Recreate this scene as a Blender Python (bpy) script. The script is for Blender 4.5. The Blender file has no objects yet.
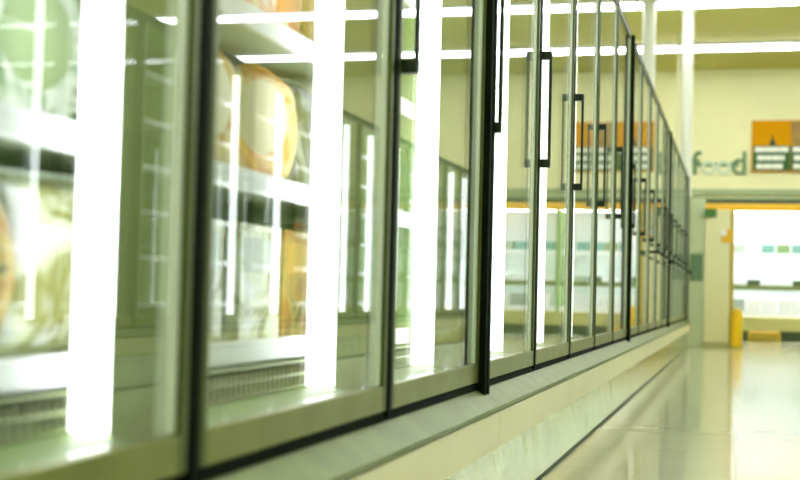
import bpy, bmesh, math, random
from mathutils import Vector, Matrix
random.seed(7)
S = bpy.context.scene
COL = S.collection
PI = math.pi

# ------------------------------------------------------------------ helpers
def lin(c):
    return tuple((v/12.92 if v <= .04045 else ((v+.055)/1.055)**2.4) for v in (x/255 for x in c))

def mat(name, rgb, rough=.5, metal=0, spec=.4, noise=0, nscale=20, bump=0, coat=0):
    m = bpy.data.materials.new(name); m.use_nodes = True
    nt = m.node_tree; b = nt.nodes['Principled BSDF']
    c = lin(rgb)
    b.inputs['Base Color'].default_value = (*c, 1)
    b.inputs['Roughness'].default_value = rough
    b.inputs['Metallic'].default_value = metal
    b.inputs['Specular IOR Level'].default_value = spec
    b.inputs['Coat Weight'].default_value = coat
    b.inputs['Coat Roughness'].default_value = .08
    if noise or bump:
        tc = nt.nodes.new('ShaderNodeTexCoord')
        n = nt.nodes.new('ShaderNodeTexNoise'); n.inputs['Scale'].default_value = nscale
        n.inputs['Detail'].default_value = 5
        nt.links.new(tc.outputs['Object'], n.inputs['Vector'])
        if noise:
            r = nt.nodes.new('ShaderNodeValToRGB')
            r.color_ramp.elements[0].position = .3; r.color_ramp.elements[1].position = .7
            r.color_ramp.elements[0].color = (*[v*(1-noise) for v in c], 1)
            r.color_ramp.elements[1].color = (*[min(1, v*(1+noise*.5)) for v in c], 1)
            nt.links.new(n.outputs['Fac'], r.inputs['Fac'])
            nt.links.new(r.outputs['Color'], b.inputs['Base Color'])
        if bump:
            bp = nt.nodes.new('ShaderNodeBump'); bp.inputs['Strength'].default_value = bump
            bp.inputs['Distance'].default_value = .01
            nt.links.new(n.outputs['Fac'], bp.inputs['Height'])
            nt.links.new(bp.outputs['Normal'], b.inputs['Normal'])
    return m

def printed(name, cols, scale=14, rough=.35):
    """packaging film: blotches of several printed colours"""
    m = bpy.data.materials.new(name); m.use_nodes = True
    nt = m.node_tree; b = nt.nodes['Principled BSDF']; b.inputs['Roughness'].default_value = rough
    tc = nt.nodes.new('ShaderNodeTexCoord')
    oi = nt.nodes.new('ShaderNodeObjectInfo')
    ad = nt.nodes.new('ShaderNodeVectorMath'); ad.operation = 'ADD'
    nt.links.new(tc.outputs['Object'], ad.inputs[0]); nt.links.new(oi.outputs['Location'], ad.inputs[1])
    n = nt.nodes.new('ShaderNodeTexNoise'); n.inputs['Scale'].default_value = scale; n.inputs['Detail'].default_value = 3
    n.inputs['Distortion'].default_value = 1.2
    nt.links.new(ad.outputs[0], n.inputs['Vector'])
    r = nt.nodes.new('ShaderNodeValToRGB'); r.color_ramp.interpolation = 'EASE'
    k = len(cols)
    while len(r.color_ramp.elements) < k: r.color_ramp.elements.new(.5)
    for i, c in enumerate(cols):
        r.color_ramp.elements[i].position = .34+.32*i/(k-1)
        r.color_ramp.elements[i].color = (*lin(c), 1)
    nt.links.new(n.outputs['Fac'], r.inputs['Fac']); nt.links.new(r.outputs['Color'], b.inputs['Base Color'])
    return m

def glow(name, rgb, s):
    m = bpy.data.materials.new(name); m.use_nodes = True
    nt = m.node_tree; b = nt.nodes['Principled BSDF']
    b.inputs['Base Color'].default_value = (.8, .8, .8, 1)
    b.inputs['Emission Color'].default_value = (*lin(rgb), 1)
    b.inputs['Emission Strength'].default_value = s
    return m

def glass(name, tint, f0):
    m = bpy.data.materials.new(name); m.use_nodes = True
    nt = m.node_tree; nt.nodes.remove(nt.nodes['Principled BSDF'])
    out = nt.nodes['Material Output']
    g = nt.nodes.new('ShaderNodeNewGeometry')
    d = nt.nodes.new('ShaderNodeVectorMath'); d.operation = 'DOT_PRODUCT'
    nt.links.new(g.outputs['Incoming'], d.inputs[0]); nt.links.new(g.outputs['Normal'], d.inputs[1])
    def M(op, a, bv=None):
        x = nt.nodes.new('ShaderNodeMath'); x.operation = op
        nt.links.new(a, x.inputs[0])
        if bv is not None: x.inputs[1].default_value = bv
        return x.outputs[0]
    a = M('ABSOLUTE', d.outputs['Value'])
    s = nt.nodes.new('ShaderNodeMath'); s.operation = 'SUBTRACT'; s.inputs[0].default_value = 1
    nt.links.new(a, s.inputs[1]); s.use_clamp = True
    p = M('POWER', s.outputs[0], 5); p = M('MULTIPLY', p, 1-f0); p = M('ADD', p, f0)
    tr = nt.nodes.new('ShaderNodeBsdfTransparent'); tr.inputs['Color'].default_value = (*tint, 1)
    gl = nt.nodes.new('ShaderNodeBsdfGlossy'); gl.inputs['Roughness'].default_value = .012
    gl.inputs['Color'].default_value = (1, 1, 1, 1)
    mx = nt.nodes.new('ShaderNodeMixShader')
    nt.links.new(p, mx.inputs[0]); nt.links.new(tr.outputs[0], mx.inputs[1]); nt.links.new(gl.outputs[0], mx.inputs[2])
    nt.links.new(mx.outputs[0], out.inputs['Surface'])
    return m

class MB:
    def __init__(s): s.bm = bmesh.new()
    def box(s, x0, x1, y0, y1, z0, z1, bev=0):
        r = bmesh.ops.create_cube(s.bm, size=1)
        vs = r['verts']
        for v in vs:
            v.co = Vector(((x0+x1)/2+v.co.x*(x1-x0), (y0+y1)/2+v.co.y*(y1-y0), (z0+z1)/2+v.co.z*(z1-z0)))
        if bev:
            es = list({e for v in vs for e in v.link_edges})
            bmesh.ops.bevel(s.bm, geom=es, offset=bev, segments=2, affect='EDGES', profile=.6)
        return s
    def cyl(s, p0, p1, r, seg=16, r2=None):
        p0, p1 = Vector(p0), Vector(p1); d = p1-p0
        q = d.to_track_quat('Z', 'Y').to_matrix().to_4x4()
        bmesh.ops.create_cone(s.bm, cap_ends=True, segments=seg, radius1=r, radius2=r if r2 is None else r2, depth=d.length,
                              matrix=Matrix.Translation((p0+p1)/2) @ q)
        return s
    def prism(s, pts, y0, y1):
        """pts (x,z) outline extruded along y"""
        a = [s.bm.verts.new((x, y0, z)) for x, z in pts]; b = [s.bm.verts.new((x, y1, z)) for x, z in pts]
        s.bm.faces.new(a); s.bm.faces.new(b[::-1])
        n = len(pts)
        for i in range(n): s.bm.faces.new((a[i], b[i], b[(i+1) % n], a[(i+1) % n]))
        return s
    def prism_y(s, pts, y0, y1): return s.prism(pts, y0, y1)
    def build(s, name, m, parent=None, smooth=False):
        bmesh.ops.recalc_face_normals(s.bm, faces=s.bm.faces)
        me = bpy.data.meshes.new(name); s.bm.to_mesh(me); s.bm.free()
        me.materials.append(m)
        if smooth:
            for p in me.polygons: p.use_smooth = True
            try: me.set_sharp_from_angle(angle=math.radians(35))
            except Exception: pass
        o = bpy.data.objects.new(name, me); COL.objects.link(o); o.parent = parent
        return o

def tag(o, label, cat, group=None):
    o['label'] = label; o['category'] = cat
    if group: o['group'] = group
    return o
def thing(name, label, cat, loc=(0, 0, 0), rz=0, group=None):
    o = bpy.data.objects.new(name, None); COL.objects.link(o)
    o.location = loc; o.rotation_euler.z = rz; o.empty_display_size = .05
    return tag(o, label, cat, group)
def struct(name, mb, m):
    o = mb.build(name, m); o['kind'] = 'structure'; return o
def copy_tree(o, parent=None):
    c = o.copy(); COL.objects.link(c); c.parent = parent
    for ch in list(o.children): copy_tree(ch, c)
    return c

# ------------------------------------------------------------------ materials
WHITE = (255, 255, 255)
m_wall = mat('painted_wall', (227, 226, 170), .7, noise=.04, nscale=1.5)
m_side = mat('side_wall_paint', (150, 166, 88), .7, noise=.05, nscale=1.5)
m_ceil = mat('ceiling_panels', (192, 188, 108), .8, noise=.05, nscale=.8)
m_trim = mat('wall_ledge_green', (150, 166, 120), .5)
m_frame = mat('anodised_door_frame', (130, 136, 62), .35, metal=.75, noise=.15, nscale=9)
m_stile = mat('olive_stile', (84, 96, 42), .4, metal=.4)
m_stilerefl = mat('pale_stile_reflection', (214, 224, 196), .3)  # pale colour stands in for light reflected by the far stile
m_mull = mat('black_gasket', (6, 18, 0), .7, spec=.08)
m_handle = mat('dark_handle', (26, 42, 8), .4, spec=.3)
m_cream = mat('cream_panel', (236, 233, 182), .35, noise=.04, nscale=3)
m_ledge = mat('ledge_metal', (112, 128, 58), .4, metal=.5, noise=.2, nscale=14)
m_kick = mat('kick_plate_gloss', (216, 220, 178), .12, metal=.85, noise=.15, nscale=7, bump=.6)
m_inner = mat('freezer_liner', (138, 166, 98), .45)
m_shelf = mat('shelf_white', (196, 210, 180), .4)
m_rail = mat('price_rail_white', (244, 246, 250), .3)
m_wire = mat('wire_rack', (120, 130, 76), .4, metal=.4)
m_lamphouse = mat('lamp_housing_white', (235, 238, 240), .4)
m_tube = glow('freezer_tube', (240, 243, 252), 5)
m_strip = glow('ceiling_tube', (242, 242, 255), 19)
m_deckl = glow('deck_tube', (236, 240, 255), 40)
m_lampback = mat('olive_lamp_post', (142, 154, 100), .5)
m_column = mat('white_column', (212, 216, 196), .5)
m_conduit = mat('pale_pipe', (214, 214, 170), .5)
m_orange = mat('orange_board', (200, 140, 0), .6, spec=.05)
m_brown = mat('ochre_board', (150, 120, 40), .5, noise=.3, nscale=6)
m_green = mat('green_board', (66, 100, 58), .6, spec=.1)
m_dgreen = mat('dark_green', (40, 62, 28), .5)
m_pgreen = mat('pale_green_lettering', (196, 210, 176), .5)
m_softgreen = mat('sage_lettering', (104, 134, 88), .5)
m_lettr = mat('white_lettering', (232, 236, 214), .5)
m_band = mat('orange_canopy', (226, 176, 24), .45)
m_yell = mat('yellow_paint', (240, 196, 12), .4)
m_pill = mat('end_panel_cream', (224, 220, 160), .5)
m_sidep = mat('pale_green_panel', (196, 206, 156), .5)
m_edge = mat('ochre_edge', (186, 160, 50), .5)
m_toe = mat('dark_toe', (60, 74, 40), .6)
m_khaki = mat('khaki_base', (176, 174, 108), .4)
m_glass = glass('door_glass', (.965, .985, .965), .055)

# floor: large pale waxed tiles
m_floor = mat('waxed_floor', (206, 208, 166), .14, spec=.6, coat=.35)
nt = m_floor.node_tree; b = nt.nodes['Principled BSDF']
tc = nt.nodes.new('ShaderNodeTexCoord')
br = nt.nodes.new('ShaderNodeTexBrick'); br.offset = 0
br.inputs['Scale'].default_value = 1; br.inputs['Brick Width'].default_value = .61; br.inputs['Row Height'].default_value = .61
br.inputs['Mortar Size'].default_value = .004
br.inputs['Color1'].default_value = (*lin((218, 218, 178)), 1); br.inputs['Color2'].default_value = (*lin((214, 215, 174)), 1)
br.inputs['Mortar'].default_value = (*lin((202, 204, 160)), 1)
nt.links.new(tc.outputs['Object'], br.inputs['Vector']); nt.links.new(br.outputs['Color'], b.inputs['Base Color'])
nz = nt.nodes.new('ShaderNodeTexNoise'); nz.inputs['Scale'].default_value = 2.2; nz.inputs['Detail'].default_value = 3
nt.links.new(tc.outputs['Object'], nz.inputs['Vector'])
bp = nt.nodes.new('ShaderNodeBump'); bp.inputs['Strength'].default_value = .12; bp.inputs['Distance'].default_value = .02
nt.links.new(nz.outputs['Fac'], bp.inputs['Height']); nt.links.new(bp.outputs['Normal'], b.inputs['Normal'])

# ------------------------------------------------------------------ the room
FX = -.61            # plane of the freezer doors
D = 22.4             # far wall
H = 4.45             # ceiling
X0, X1, Y0 = -9.5, 12.5, -5.0
struct('floor', MB().box(X0-.2, X1+.2, Y0-.2, D+.2, -.2, 0), m_floor)
struct('ceiling', MB().box(X0-.2, X1+.2, Y0-.2, D+.2, H, H+.2), m_ceil)
struct('wall_back', MB().box(X0-.2, X1+.2, D, D+.2, 0, H), m_wall)
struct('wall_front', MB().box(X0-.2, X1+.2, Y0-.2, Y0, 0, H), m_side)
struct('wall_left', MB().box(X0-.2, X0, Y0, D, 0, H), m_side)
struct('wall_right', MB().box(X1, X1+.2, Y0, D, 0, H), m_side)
struct('trim_1', MB().box(X0, X1, D-.07, D, 2.22, 2.30).box(X0, X1, D-.05, D, 2.34, 2.43), m_trim)

# ceiling light rows, one continuous fixture across the shop each
rows = [20.15-3.05*i for i in range(9)]
names = ['nearest the far wall', 'second from the far wall']
base = None
for i, y in enumerate(rows):
    if i == 0:
        base = thing('ceiling_light', '', 'light', (0, 0, H))
        MB().box(-8.6, 8.6, -.14, .14, -.045, 0, .008).build('housing', m_lamphouse, base)
        for s in (-1, 1):
            MB().cyl((-8.55, s*.075, -.06), (8.55, s*.075, -.06), .028, 12).build('tube', m_strip, base, True)
        o = base
    else: o = copy_tree(base)
    o.location.y = y
    o['group'] = 'rows of ceiling strip lights'
    o['label'] = ['white strip light across the ceiling, the row nearest the far wall with the food lettering',
                  'white strip light across the ceiling, second row from the far wall, at the top edge'][i] if i < 2 else \
                 'white strip light across the ceiling, outside the picture above the freezer aisle'
lw = thing('ceiling_light', 'white lengthwise strip light over the far aisle, seen mirrored in the nearest freezer glass', 'light', (9.0, 0, H))
MB().box(-.15, .15, Y0+.5, 20.4, -.05, 0, .008).build('housing', m_lamphouse, lw)
MB().cyl((0, Y0+.6, -.08), (0, 20.3, -.08), .035, 12).build('tube', m_strip, lw, True)

# columns behind the freezer run
for (x, y, r, nm, lb) in ((-1.16, 16.95, .085, 'support_column', 'wide white round column rising beside the freezer top, left of the two white columns'),
                          (-.69, 17.6, .075, 'support_column', 'narrower white round column right of the other, close to the food lettering'),
                          (-.88, 19.2, .025, 'conduit_pipe', 'thin pale pipe hanging between the two white columns')):
    b_ = MB()
    b_.cyl((0, 0, 0), (0, 0, H), r, 28)
    if r > .05:
        t = thing(nm, lb, 'column', (x, y, 0))
        b_.build('shaft', m_column, t, True)
        MB().cyl((0, 0, 0), (0, 0, .12), r+.02, 28).build('base_ring', m_column, t, True)
        MB().cyl((0, 0, H-.06), (0, 0, H), r+.03, 28).build('ceiling_collar', m_column, t, True)
    else:
        o = b_.build(nm, m_conduit, None, True); o.location = (x, y, 0); tag(o, lb, 'pipe')

# ------------------------------------------------------------------ freezer case, local x=0 is the door plane, facing +x
P = .865; ND = 5; L = P*ND
SH = [.46, .74, 1.01, 1.28, 1.55, 1.83]
def make_case():
    t = thing('freezer_case', '', 'freezer')
    Bk = -.92
    MB().box(Bk, Bk+.05, .001, L-.001, 0, 2.09).build('back_panel', m_inner, t)
    MB().box(Bk+.05, -.04, .03, L-.03, 2.03, 2.085).build('roof_panel', m_inner, t)
    for y in (.001, L-.031):
        MB().box(Bk+.05, -.04, y, y+.03, 0, 2.09).build('end_panel', m_inner, t)
    MB().box(Bk+.05, -.055, .031, L-.031, .10, .375).build('inner_deck', m_inner, t)
    MB().box(-.05, .055, .001, L-.001, .182, .272, .006).build('front_panel', m_cream, t)
    MB().prism([(-.04, 0), (.037, 0), (.037, .008), (.008, .178), (-.04, .178)], .001, L-.001).build('kick_plate', m_kick, t)
    MB().prism([(-.04, .276), (.058, .276), (.058, .286), (.004, .321), (-.04, .321)], .001, L-.001).build('ledge', m_ledge, t)
    MB().box(-.03, .040, .001, L-.001, 0, .010).build('floor_seal', m_toe, t)
    MB().box(-.03, .030, .001, L-.001, .1785, .1815).build('shadow_gap_strip', m_toe, t)
    # black door frame: head, sill, slim mullions
    MB().box(-.05, -.004, .001, L-.001, 2.052, 2.09, .002).build('head_rail', m_mull, t)
    MB().box(-.05, .0, .001, L-.001, .300, .336).build('sill_rail', m_mull, t)
    for k in range(ND+1):
        y = min(max(k*P, .02), L-.02)
        if k in (0, ND):
            MB().box(-.03, .022, y-.012, y+.012, .275, 2.052, .002).build('mullion', m_mull, t)
        else:
            MB().box(-.028, .0075, y-.012, y+.012, .328, 2.052, .002).build('mullion', m_mull, t)
    # door leaves
    dr = None
    for k in range(ND):
        if dr is None:
            y0, y1, z0, z1, w = .019, P-.019, .340, 2.048, .018
            b_ = MB()
            b_.box(-.017, .006, y0, y0+w, z0, z1, .003); b_.box(-.017, .006, y1-w, y1, z0, z1, .003)
            b_.box(-.0165, .0055, y0+w-.001, y1-w+.001, z1-w, z1, .003)
            dr = b_.build('door', m_stile, t)
            MB().box(-.0165, .0055, y0+w+.0005, y1-w-.0005, z0, z0+.046, .003).build('bottom_rail', m_frame, dr)
            MB().box(-.016, -.001, y1-w-.026, y1-w-.0005, z0+.0465, z1-w, .002).build('reflection_strip', m_stilerefl, dr)  # pale strip painting the reflection along the far stile
            MB().box(-.010, -.004, y0+w-.006, y1-w-.027, z0+.047, z1-w+.004).build('glass_pane', m_glass, dr)
            hy = y0+.02
            h = MB()
            h.box(.028, .037, hy-.007, hy+.007, .958, 1.318, .004)
            for z in (.968, 1.308): h.box(.004, .036, hy-.011, hy+.011, z-.013, z+.013, .003)
            h.build('handle', m_handle, dr)
            d = dr
        else: d = copy_tree(dr, t)
        d.location.y = k*P
    # lamps behind the mullions
    ls = None
    for k in range(ND+1):
        if ls is None:
            ls = MB().box(-.089, -.029, -.030, .030, .376, 2.029, .004).build('light_strip', m_lampback, t)
            MB().cyl((-.120, 0, .380), (-.120, 0, 2.02), .031, 16).build('lamp_tube', m_tube, ls, True)
            c = ls
        else: c = copy_tree(ls, t)
        c.location.y = min(max(k*P, .08), L-.08)
    # shelves with white price rails
    for z in SH:
        s = MB().box(Bk+.05, -.178, .032, L-.032, z-.02, z).build('shelf', m_shelf, t)
        MB().box(-.178, -.168, .034, L-.034, z-.030, z+.008, .002).build('price_rail', m_rail, s)
    # wire rack standing along the front of the bottom deck
    g = MB()
    for z in (.380, .402, .424): g.cyl((-.152, .04, z), (-.152, L-.04, z), .003, 6)
    n = int((L-.1)/.022)
    for i in range(n): g.cyl((-.152, .05+i*.022, .376), (-.152, .05+i*.022, .426), .0022, 5)
    g.build('wire_rack', m_wire, t)
    return t

case0 = make_case()
cases = []
starts = [3.13-L, 3.13, 3.13+L, 3.13+2*L]
clab = ['nearest long glass-door freezer case at the left edge, yellow and tan packs inside',
        'second glass-door freezer case from the viewer, between the two thick black posts',
        'third glass-door freezer case down the aisle, its doors mirroring the orange sign board',
        'farthest glass-door freezer case of the run, ending at the cream end post']
for i, y in enumerate(starts):
    c = case0 if i == 0 else copy_tree(case0)
    cases.append(c)
    c.location = (FX, y, 0); c['label'] = clab[i]; c['group'] = 'glass door freezer cases along the aisle'
OX = 2.0
for i, y in enumerate(starts):
    c = copy_tree(case0)
    c.location = (OX, y+L, 0); c.rotation_euler.z = PI
    c['label'] = 'glass-door freezer case across the aisle, seen only mirrored in the doors, ' + \
        ['nearest of its row', 'second of its row', 'third of its row', 'last of its row'][i]
    c['group'] = 'glass door freezer cases across the aisle'

# ------------------------------------------------------------------ frozen food packages
def pouch(w, h, d, n=14, round_=False):
    """pillow pack, front +x, width y, height z; round_: domed pack outline"""
    bm = bmesh.new()
    vs = {}
    for side in (1, -1):
        for i in range(n+1):
            for j in range(n+1):
                u, v = i/n*2-1, j/n*2-1
                if round_:
                    yy = u*math.sqrt(1-v*v/2)*w/2; zz = v*math.sqrt(1-u*u/2)*h/2
                    e = max(abs(u), abs(v)); t = (1-e**4)**.5
                    if zz < -h*.44: zz = -h*.44
                else:
                    yy = u*w/2*(1-.05*(1-abs(v)**2)*abs(u)); zz = v*h/2
                    t = ((1-abs(u)**4)*(1-abs(v)**6))**.5
                    t += .05*math.sin(9*u+4*v)*(1-abs(u)**2)*(1-v*v)
                edge = i in (0, n) or j in (0, n)
                key = (0 if edge else side, i, j)
                if key not in vs: vs[key] = bm.verts.new((side*t*d/2 if not edge else 0, yy, zz))
    for side in (1, -1):
        for i in range(n):
            for j in range(n):
                q = []
                for a, b2 in ((i, j), (i+1, j), (i+1, j+1), (i, j+1)):
                    e = a in (0, n) or b2 in (0, n); q.append(vs[(0 if e else side, a, b2)])
                try: bm.faces.new(q if side == 1 else q[::-1])
                except ValueError: pass
    zmin = min(v.co.z for v in bm.verts)
    for v in bm.verts: v.co.z -= zmin
    m = MB(); m.bm.free(); m.bm = bm
    return m

film = {
 'yellow and tan': printed('film_yellow', [(226, 186, 50), (206, 150, 60), (232, 214, 150), (190, 150, 50)], 7),
 'orange and white': printed('film_orange', [(230, 224, 190), (220, 150, 70), (226, 206, 140), (160, 172, 110)], 7),
 'pale green': printed('film_green', [(120, 160, 116), (206, 222, 196), (236, 240, 228), (130, 158, 110)], 7),
 'white and olive': printed('film_white', [(240, 242, 240), (226, 230, 200), (150, 150, 80), (238, 238, 236)], 7),
 'brown and gold': printed('film_brown', [(130, 116, 34), (194, 146, 50), (206, 180, 90), (90, 104, 40)], 9),
 'teal and white': printed('film_teal', [(90, 136, 116), (176, 206, 196), (230, 238, 236), (120, 150, 110)], 10),
}
lab_cols = {
 'yellow and tan': mat('label_cream', (240, 232, 190), .4), 'orange and white': mat('label_orange', (222, 160, 84), .4),
 'pale green': mat('label_green', (170, 190, 140), .4), 'white and olive': mat('label_grey', (196, 206, 190), .4),
 'brown and gold': mat('label_gold', (226, 190, 90), .4), 'teal and white': mat('label_white', (236, 240, 240), .4)}
protos = {}
def proto(kind, col):
    if (kind, col) in protos: return protos[(kind, col)], False
    root = thing('frozen_'+kind, '', kind.split('_')[-1])
    f = film[col]; lb = lab_cols[col]
    if kind == 'food_box':
        MB().box(-.11, 0, -.095, .095, 0, .205, .003).build('carton', f, root)
        MB().box(0, .0012, -.08, .08, .12, .18).build('front_label', lb, root)
        MB().box(-.085, -.025, -.0962, -.0948, .03, .17).build('side_label', lb, root)
    elif kind == 'food_bag':
        b_ = pouch(.20, .225, .09); b_.build('pouch', f, root, True).location.x = -.055
        MB().box(-.057, -.053, -.1, .1, .215, .232).build('top_seal', lb, root)
    else:
        o = pouch(.235, .235, .05, 18, True).build('sleeve', f, root, True); o.location.x = -.05
        MB().cyl((-.028, 0, .12), (-.018, 0, .12), .07, 28, r2=.055).build('topping_window', lb, root, True)
    protos[(kind, col)] = root
    return root, True
ordn = ['first', 'second', 'third', 'fourth', 'fifth', 'sixth', 'seventh', 'eighth', 'ninth', 'tenth', 'eleventh']
shn = ['lowest', 'second', 'third', 'fourth', 'fifth', 'top']
kinds = ['food_box', 'food_bag', 'pizza_pack']
lowseq = ['yellow and tan', 'brown and gold', 'yellow and tan', 'orange and white', 'white and olive', 'yellow and tan']
upseq = ['brown and gold', 'orange and white', 'pale green', 'yellow and tan', 'white and olive', 'teal and white']
for si, z in enumerate(SH):
    zc = z+.2
    ys = max(.98, (z-.55-.03)*.80*4.4-.4)
    y = ys
    cnt = {}
    while y < 7.35:
        near = [e for e in (3.13, 7.455) if abs(y-e) < .15]
        if near: y = near[0]+.16; continue
        k = int((y-(3.13-L))//P)
        seq = lowseq if si == 0 else upseq
        col = seq[random.randrange(6)]; kind = kinds[random.choice([0, 1, 1, 2, 2])]
        if si == 1 and 1.9 < y < 2.25: col, kind = 'yellow and tan', 'pizza_pack'
        if si == 0 and y < 1.35: col, kind = 'brown and gold', ('pizza_pack' if y > 1.15 else 'food_bag')
        if si == 5 and kind != 'food_box': kind = 'food_box'
        if si == 5: y += .1
        r, new = proto(kind, col)
        o = r if new else copy_tree(r)
        n = cnt[k] = cnt.get(k, 0)+1
        if si == 5: o.scale = (1, 1, .92)
        o.location = (FX-.192-random.uniform(0, .03), y, z+.001)
        o.rotation_euler.z = random.uniform(-.12, .12) if kind == 'food_box' else random.uniform(-.45, -.1)
        dn = k-2
        kn = {'food_box': 'carton', 'food_bag': 'soft bag', 'pizza_pack': 'round-topped pack'}[kind]
        door = 'nearest glass door' if dn <= 0 else ordn[dn]+' nearest glass door'
        o['label'] = f"{col} {kn} on the {shn[si]} shelf, {ordn[n-1]} behind the {door}"
        o['group'] = f'frozen packages on the {shn[si]} shelf'
        y += .235 if kind != 'pizza_pack' else .25

# ------------------------------------------------------------------ end post beside the last case
t = thing('end_post', 'cream end post with ochre right edge at the far end of the freezer row', 'post', (-.225, 16.25, 0))
MB().box(-.175, .125, -.1, .1, 0, 1.66, .006).build('panel', m_pill, t)
MB().box(.125, .17, -.105, .105, 0, 1.66, .006).build('edge_strip', m_edge, t)
MB().box(-.185, .18, -.11, .11, 0, .06, .004).build('skirting', m_khaki, t)
MB().box(-.385, -.176, -.06, .1, 0, 1.80, .006).build('side_panel', m_sidep, t)
MB().box(-.34, -.20, -.085, -.06, .80, 1.12, .004).build('dark_plate', m_softgreen, t)
MB().box(-.18, -.04, -.14, -.1, 1.57, 1.67, .004).build('green_plate', mat('green_plate', (60, 110, 30), .5), t)
o = MB().box(.02, .15, -.112, -.1, 1.26, 1.42).build('poster', m_band, t); o['label'] = 'small orange and white poster'
q = MB().cyl((.045, -.118, 1.38), (.045, -.112, 1.38), .04, 20).build('poster_disc', m_lettr, o, True)

t = thing('safety_bollard', 'short bright yellow bollard standing against the foot of the cream end post', 'bollard', (-.01, 16.0, 0))
MB().cyl((0, 0, .02), (0, 0, .42), .065, 24).build('post', m_yell, t, True)
MB().cyl((0, 0, .42), (0, 0, .47), .065, 24, r2=.035).build('cap', m_yell, t, True)
MB().cyl((0, 0, 0), (0, 0, .025), .09, 24).build('foot_plate', m_edge, t, True)

for c, ya, yb in ((cases[2], 9.2-starts[2], L-.01), (cases[3], .01, L-.02)):
    g = MB().cyl((.066, ya, .885), (.066, yb, .885), .009, 12)
    for y in (ya+.03, yb-.03): g.cyl((.0, y, .885), (.066, y, .885), .009, 10)
    g.build('guard_rail', m_mull, c, True)
# low yellow crate on the floor before the lit cases
t = thing('floor_crate', 'low ochre crate on the floor right of the yellow bollard', 'crate', (.36, 18.9, 0))
b_ = MB()
b_.box(-.2, .2, -.14, .14, 0, .02)
for s in (-1, 1):
    for z in (.04, .09): b_.box(-.2, .2, s*.14-.008, s*.14+.008, z, z+.03); b_.box(s*.2-.008, s*.2+.008, -.14, .14, z, z+.03)
    for q2 in (-1, 1): b_.box(s*.2-.015, s*.2+.015, q2*.14-.015, q2*.14+.015, 0, .13)
b_.build('slats', m_edge, t)
MB().box(-.21, .21, -.155, .155, .13, .145, .003).build('rim', m_band, t)

# ------------------------------------------------------------------ lit open cases at the far wall
def deck_case(x0, w, lb):
    t = thing('open_display_case', lb, 'refrigerator', (x0, 19.5, 0), 0, 'open display cases along the far wall')
    MB().box(.001, w-.001, .75, .82, 0, 2.0).build('back_panel', m_lamphouse, t)
    for x in (.001, w-.031): MB().box(x, x+.03, .02, .75, .15, 2.0, .004).build('side_panel', m_inner, t)
    MB().box(.001, w-.001, .0, .75, 1.985, 2.04, .003).build('canopy_top', m_dgreen, t)
    MB().box(.001, w-.001, -.02, .03, 1.86, 1.98, .004).build('canopy_band', m_band, t)
    MB().box(.035, w-.035, .05, .10, 1.86, 1.90, .004).build('lamp_tube', m_deckl, t)
    MB().box(.001, w-.001, -.03, .75, .14, .34, .01).build('base_panel', m_khaki, t)
    MB().box(.001, w-.001, .02, .72, 0, .14).build('toe_kick', m_toe, t)
    for z, dep in ((.40, .0), (.78, .12), (1.25, .2)):
        s = MB().box(.033, w-.033, dep, .74, z-.03, z).build('shelf', m_shelf, t)
        MB().box(.033, w-.033, dep-.012, dep, z-.05, z+.02, .002).build('price_rail', m_wire if z == .78 else m_rail, s)
        MB().box(.05, w-.05, dep+.03, dep+.06, z-.046, z-.031).build('shelf_lamp', m_deckl, s)
    return t
dl = ['lit open display case with orange canopy at the far wall, nearest the end post',
      'lit open display case with orange canopy at the far wall, second from the end post',
      'lit open display case with orange canopy at the far wall, third from the end post']
for i in range(3): deck_case(-1.0+2.4*i, 2.4, dl[i])
pk = {}
pc = {'white': (m_rail, 'white'), 'teal': (mat('pack_teal', (120, 168, 156), .4), 'teal'), 'green': (mat('pack_green', (130, 160, 110), .4), 'green'),
      'grey': (mat('pack_grey', (170, 184, 170), .4), 'grey'), 'dark': (mat('pack_dark', (76, 90, 56), .4), 'dark green')}
i = 0
for z, dep, seq, hh in ((.4, .04, ['white', 'white', 'grey', 'white'], .2), (.78, .16, ['white', 'grey', 'white', 'white', 'dark'], .1), (1.25, .24, ['teal', 'green', 'teal', 'dark', 'grey'], .15)):
    x = -.86; nrow = 0
    while x < 6.0:
        f = ((x+1) % 2.4)
        if f < .13 or f > 2.27: x += .1; continue
        if z == 1.25 and .15 < x < .40: x += .1; continue
        c = seq[random.randrange(len(seq))]
        if z == 1.25 and x > .4 and x < 1.4: c = 'teal' if nrow % 3 else 'green'
        key = (c, z)
        if key not in pk:
            w = .19
            o = MB().box(-w/2, w/2, 0, .18, 0, hh, .008).build('chilled_pack', pc[c][0]); pk[key] = o
        else:
            o = pk[key].copy(); COL.objects.link(o)
        o.location = (x, 19.5+dep, z+.002)
        nrow += 1
        which = dl[min(2, int((x+1)//2.4))].rsplit(', ', 1)[1]
        tag(o, f"{pc[c][1]} pack, {({.4: 'bottom', .78: 'middle', 1.25: 'top'})[z]} shelf, {ordn[min(10, int(((x+1) % 2.4)/.218))]} from left, lit case {which}", 'package', 'packs in the lit display cases')
        x += .215

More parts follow.
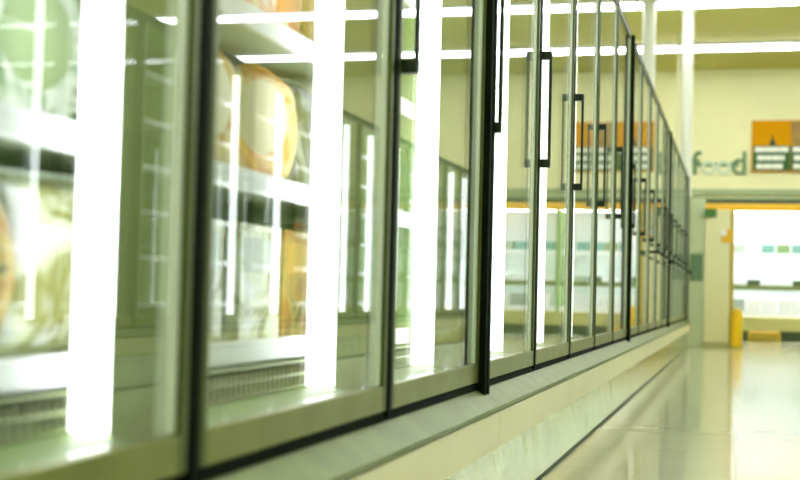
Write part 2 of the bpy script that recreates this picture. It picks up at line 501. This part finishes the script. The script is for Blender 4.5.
# ------------------------------------------------------------------ lettering on the far wall
def text(body, size, mt, parent, loc, name, depth=.02, sx=1, offset=0):
    cu = bpy.data.curves.new(name, 'FONT'); cu.body = body; cu.size = size; cu.extrude = depth/2; cu.align_x = 'LEFT'; cu.offset = offset
    tmp = bpy.data.objects.new('tmp', cu); COL.objects.link(tmp)
    bpy.context.view_layer.update()
    me = bpy.data.meshes.new_from_object(tmp.evaluated_get(bpy.context.evaluated_depsgraph_get()))
    COL.objects.unlink(tmp); bpy.data.objects.remove(tmp)
    me.materials.clear(); me.materials.append(mt)
    xs = [v.co.x for v in me.vertices]; x0 = min(xs); w = max(xs)-x0
    me.transform(Matrix.Rotation(PI/2, 4, 'X') @ Matrix.Diagonal((sx, 1, 1, 1)) @ Matrix.Translation((-x0, 0, 0)))
    o = bpy.data.objects.new(name, me); COL.objects.link(o); o.parent = parent; o.location = loc
    return o, w*sx
t = thing('food_lettering', 'raised word food in green and pale letters on the cream far wall', 'sign', (-.80, D-.015, 2.68))
MB().box(.03, .78, .001, .015, .13, .2).build('letter_bar', m_softgreen, t)
x = 0
for ch, mt, s in (('f', m_softgreen, .56), ('o', m_pgreen, .5), ('o', m_pgreen, .5), ('d', m_softgreen, .56)):
    o, w = text(ch, s, mt, t, (x, -.0, .0), 'letter_'+ch, .03, 1.0, .006)
    x += w-.005

# orange and green picture board: three square panels side by side, continuing past the frame
t = thing('sign_board', 'large orange and dark green sign board with white text lines on the far wall', 'sign', (.185, D-.05, 2.72))
Wd = 1.42
MB().box(0, Wd, 0, .045, 0, .86, .004).build('board', m_orange, t)
def panel(x0, x1, top, nm):
    MB().box(x0, x1, -.006, .0, .44, .84).build('top_panel', top, t)
    g = MB().box(x0, x1, -.006, .0, .02, .43).build('text_panel', m_green, t)
    for k, (a, bb) in enumerate(((.06, .98), (.12, .85), (.1, .8))):
        ln = MB()
        ww = x1-x0
        z = .33-k*.14
        # blurred words: runs of short raised strokes
        xx = x0+ww*a
        while xx < x0+ww*bb-.02:
            l = min(random.uniform(.09, .2), x0+ww*bb-xx)
            ln.box(xx, xx+l, -.010, -.006, z, z+.085, .002); xx += l+.006
        ln.build('text_line', m_lettr, g)
panel(.02, .62, m_orange, 0)
panel(.63, 1.02, m_brown, 1)
panel(1.03, 1.40, m_orange, 2)
b_ = MB(); b_.prism([(.27, .44), (.40, .44), (.345, .56), (.325, .56)], -.012, -.006)
b_.box(.325, .345, -.012, -.006, .55, .62)
b_.build('tower_figure', m_dgreen, t)

# ------------------------------------------------------------------ camera
f = 1300.0; r = math.radians(1.4)
Yc = Vector((338, -62, -f)).normalized()
uz = (Yc.x*math.sin(r)+Yc.y*math.cos(r))/-Yc.z
Zc = Vector((math.sin(r), math.cos(r), uz)).normalized()
Xc = Yc.cross(Zc)
# rows: world axes expressed in camera space -> camera-to-world rotation
R = Matrix((Xc, Yc, Zc))
cam = bpy.data.cameras.new('camera'); co = bpy.data.objects.new('camera', cam); COL.objects.link(co)
co.matrix_world = Matrix.Translation((0, 0, .55)) @ R.to_4x4()
cam.sensor_width = 36; cam.lens = f*36/800; cam.clip_start = .02; cam.clip_end = 100
cam.dof.use_dof = True; cam.dof.focus_distance = 3.9; cam.dof.aperture_fstop = 3.5
S.camera = co

w = bpy.data.worlds.new('world'); S.world = w; w.use_nodes = True
w.node_tree.nodes['Background'].inputs[0].default_value = (*lin((230, 236, 210)), 1)
w.node_tree.nodes['Background'].inputs[1].default_value = .3

S.cycles.max_bounces = 14; S.cycles.glossy_bounces = 8; S.cycles.transparent_max_bounces = 40; S.cycles.diffuse_bounces = 5
S.view_settings.view_transform = 'Standard'; S.view_settings.look = 'None'
S.view_settings.gamma = 1; S.view_settings.exposure = 0.2
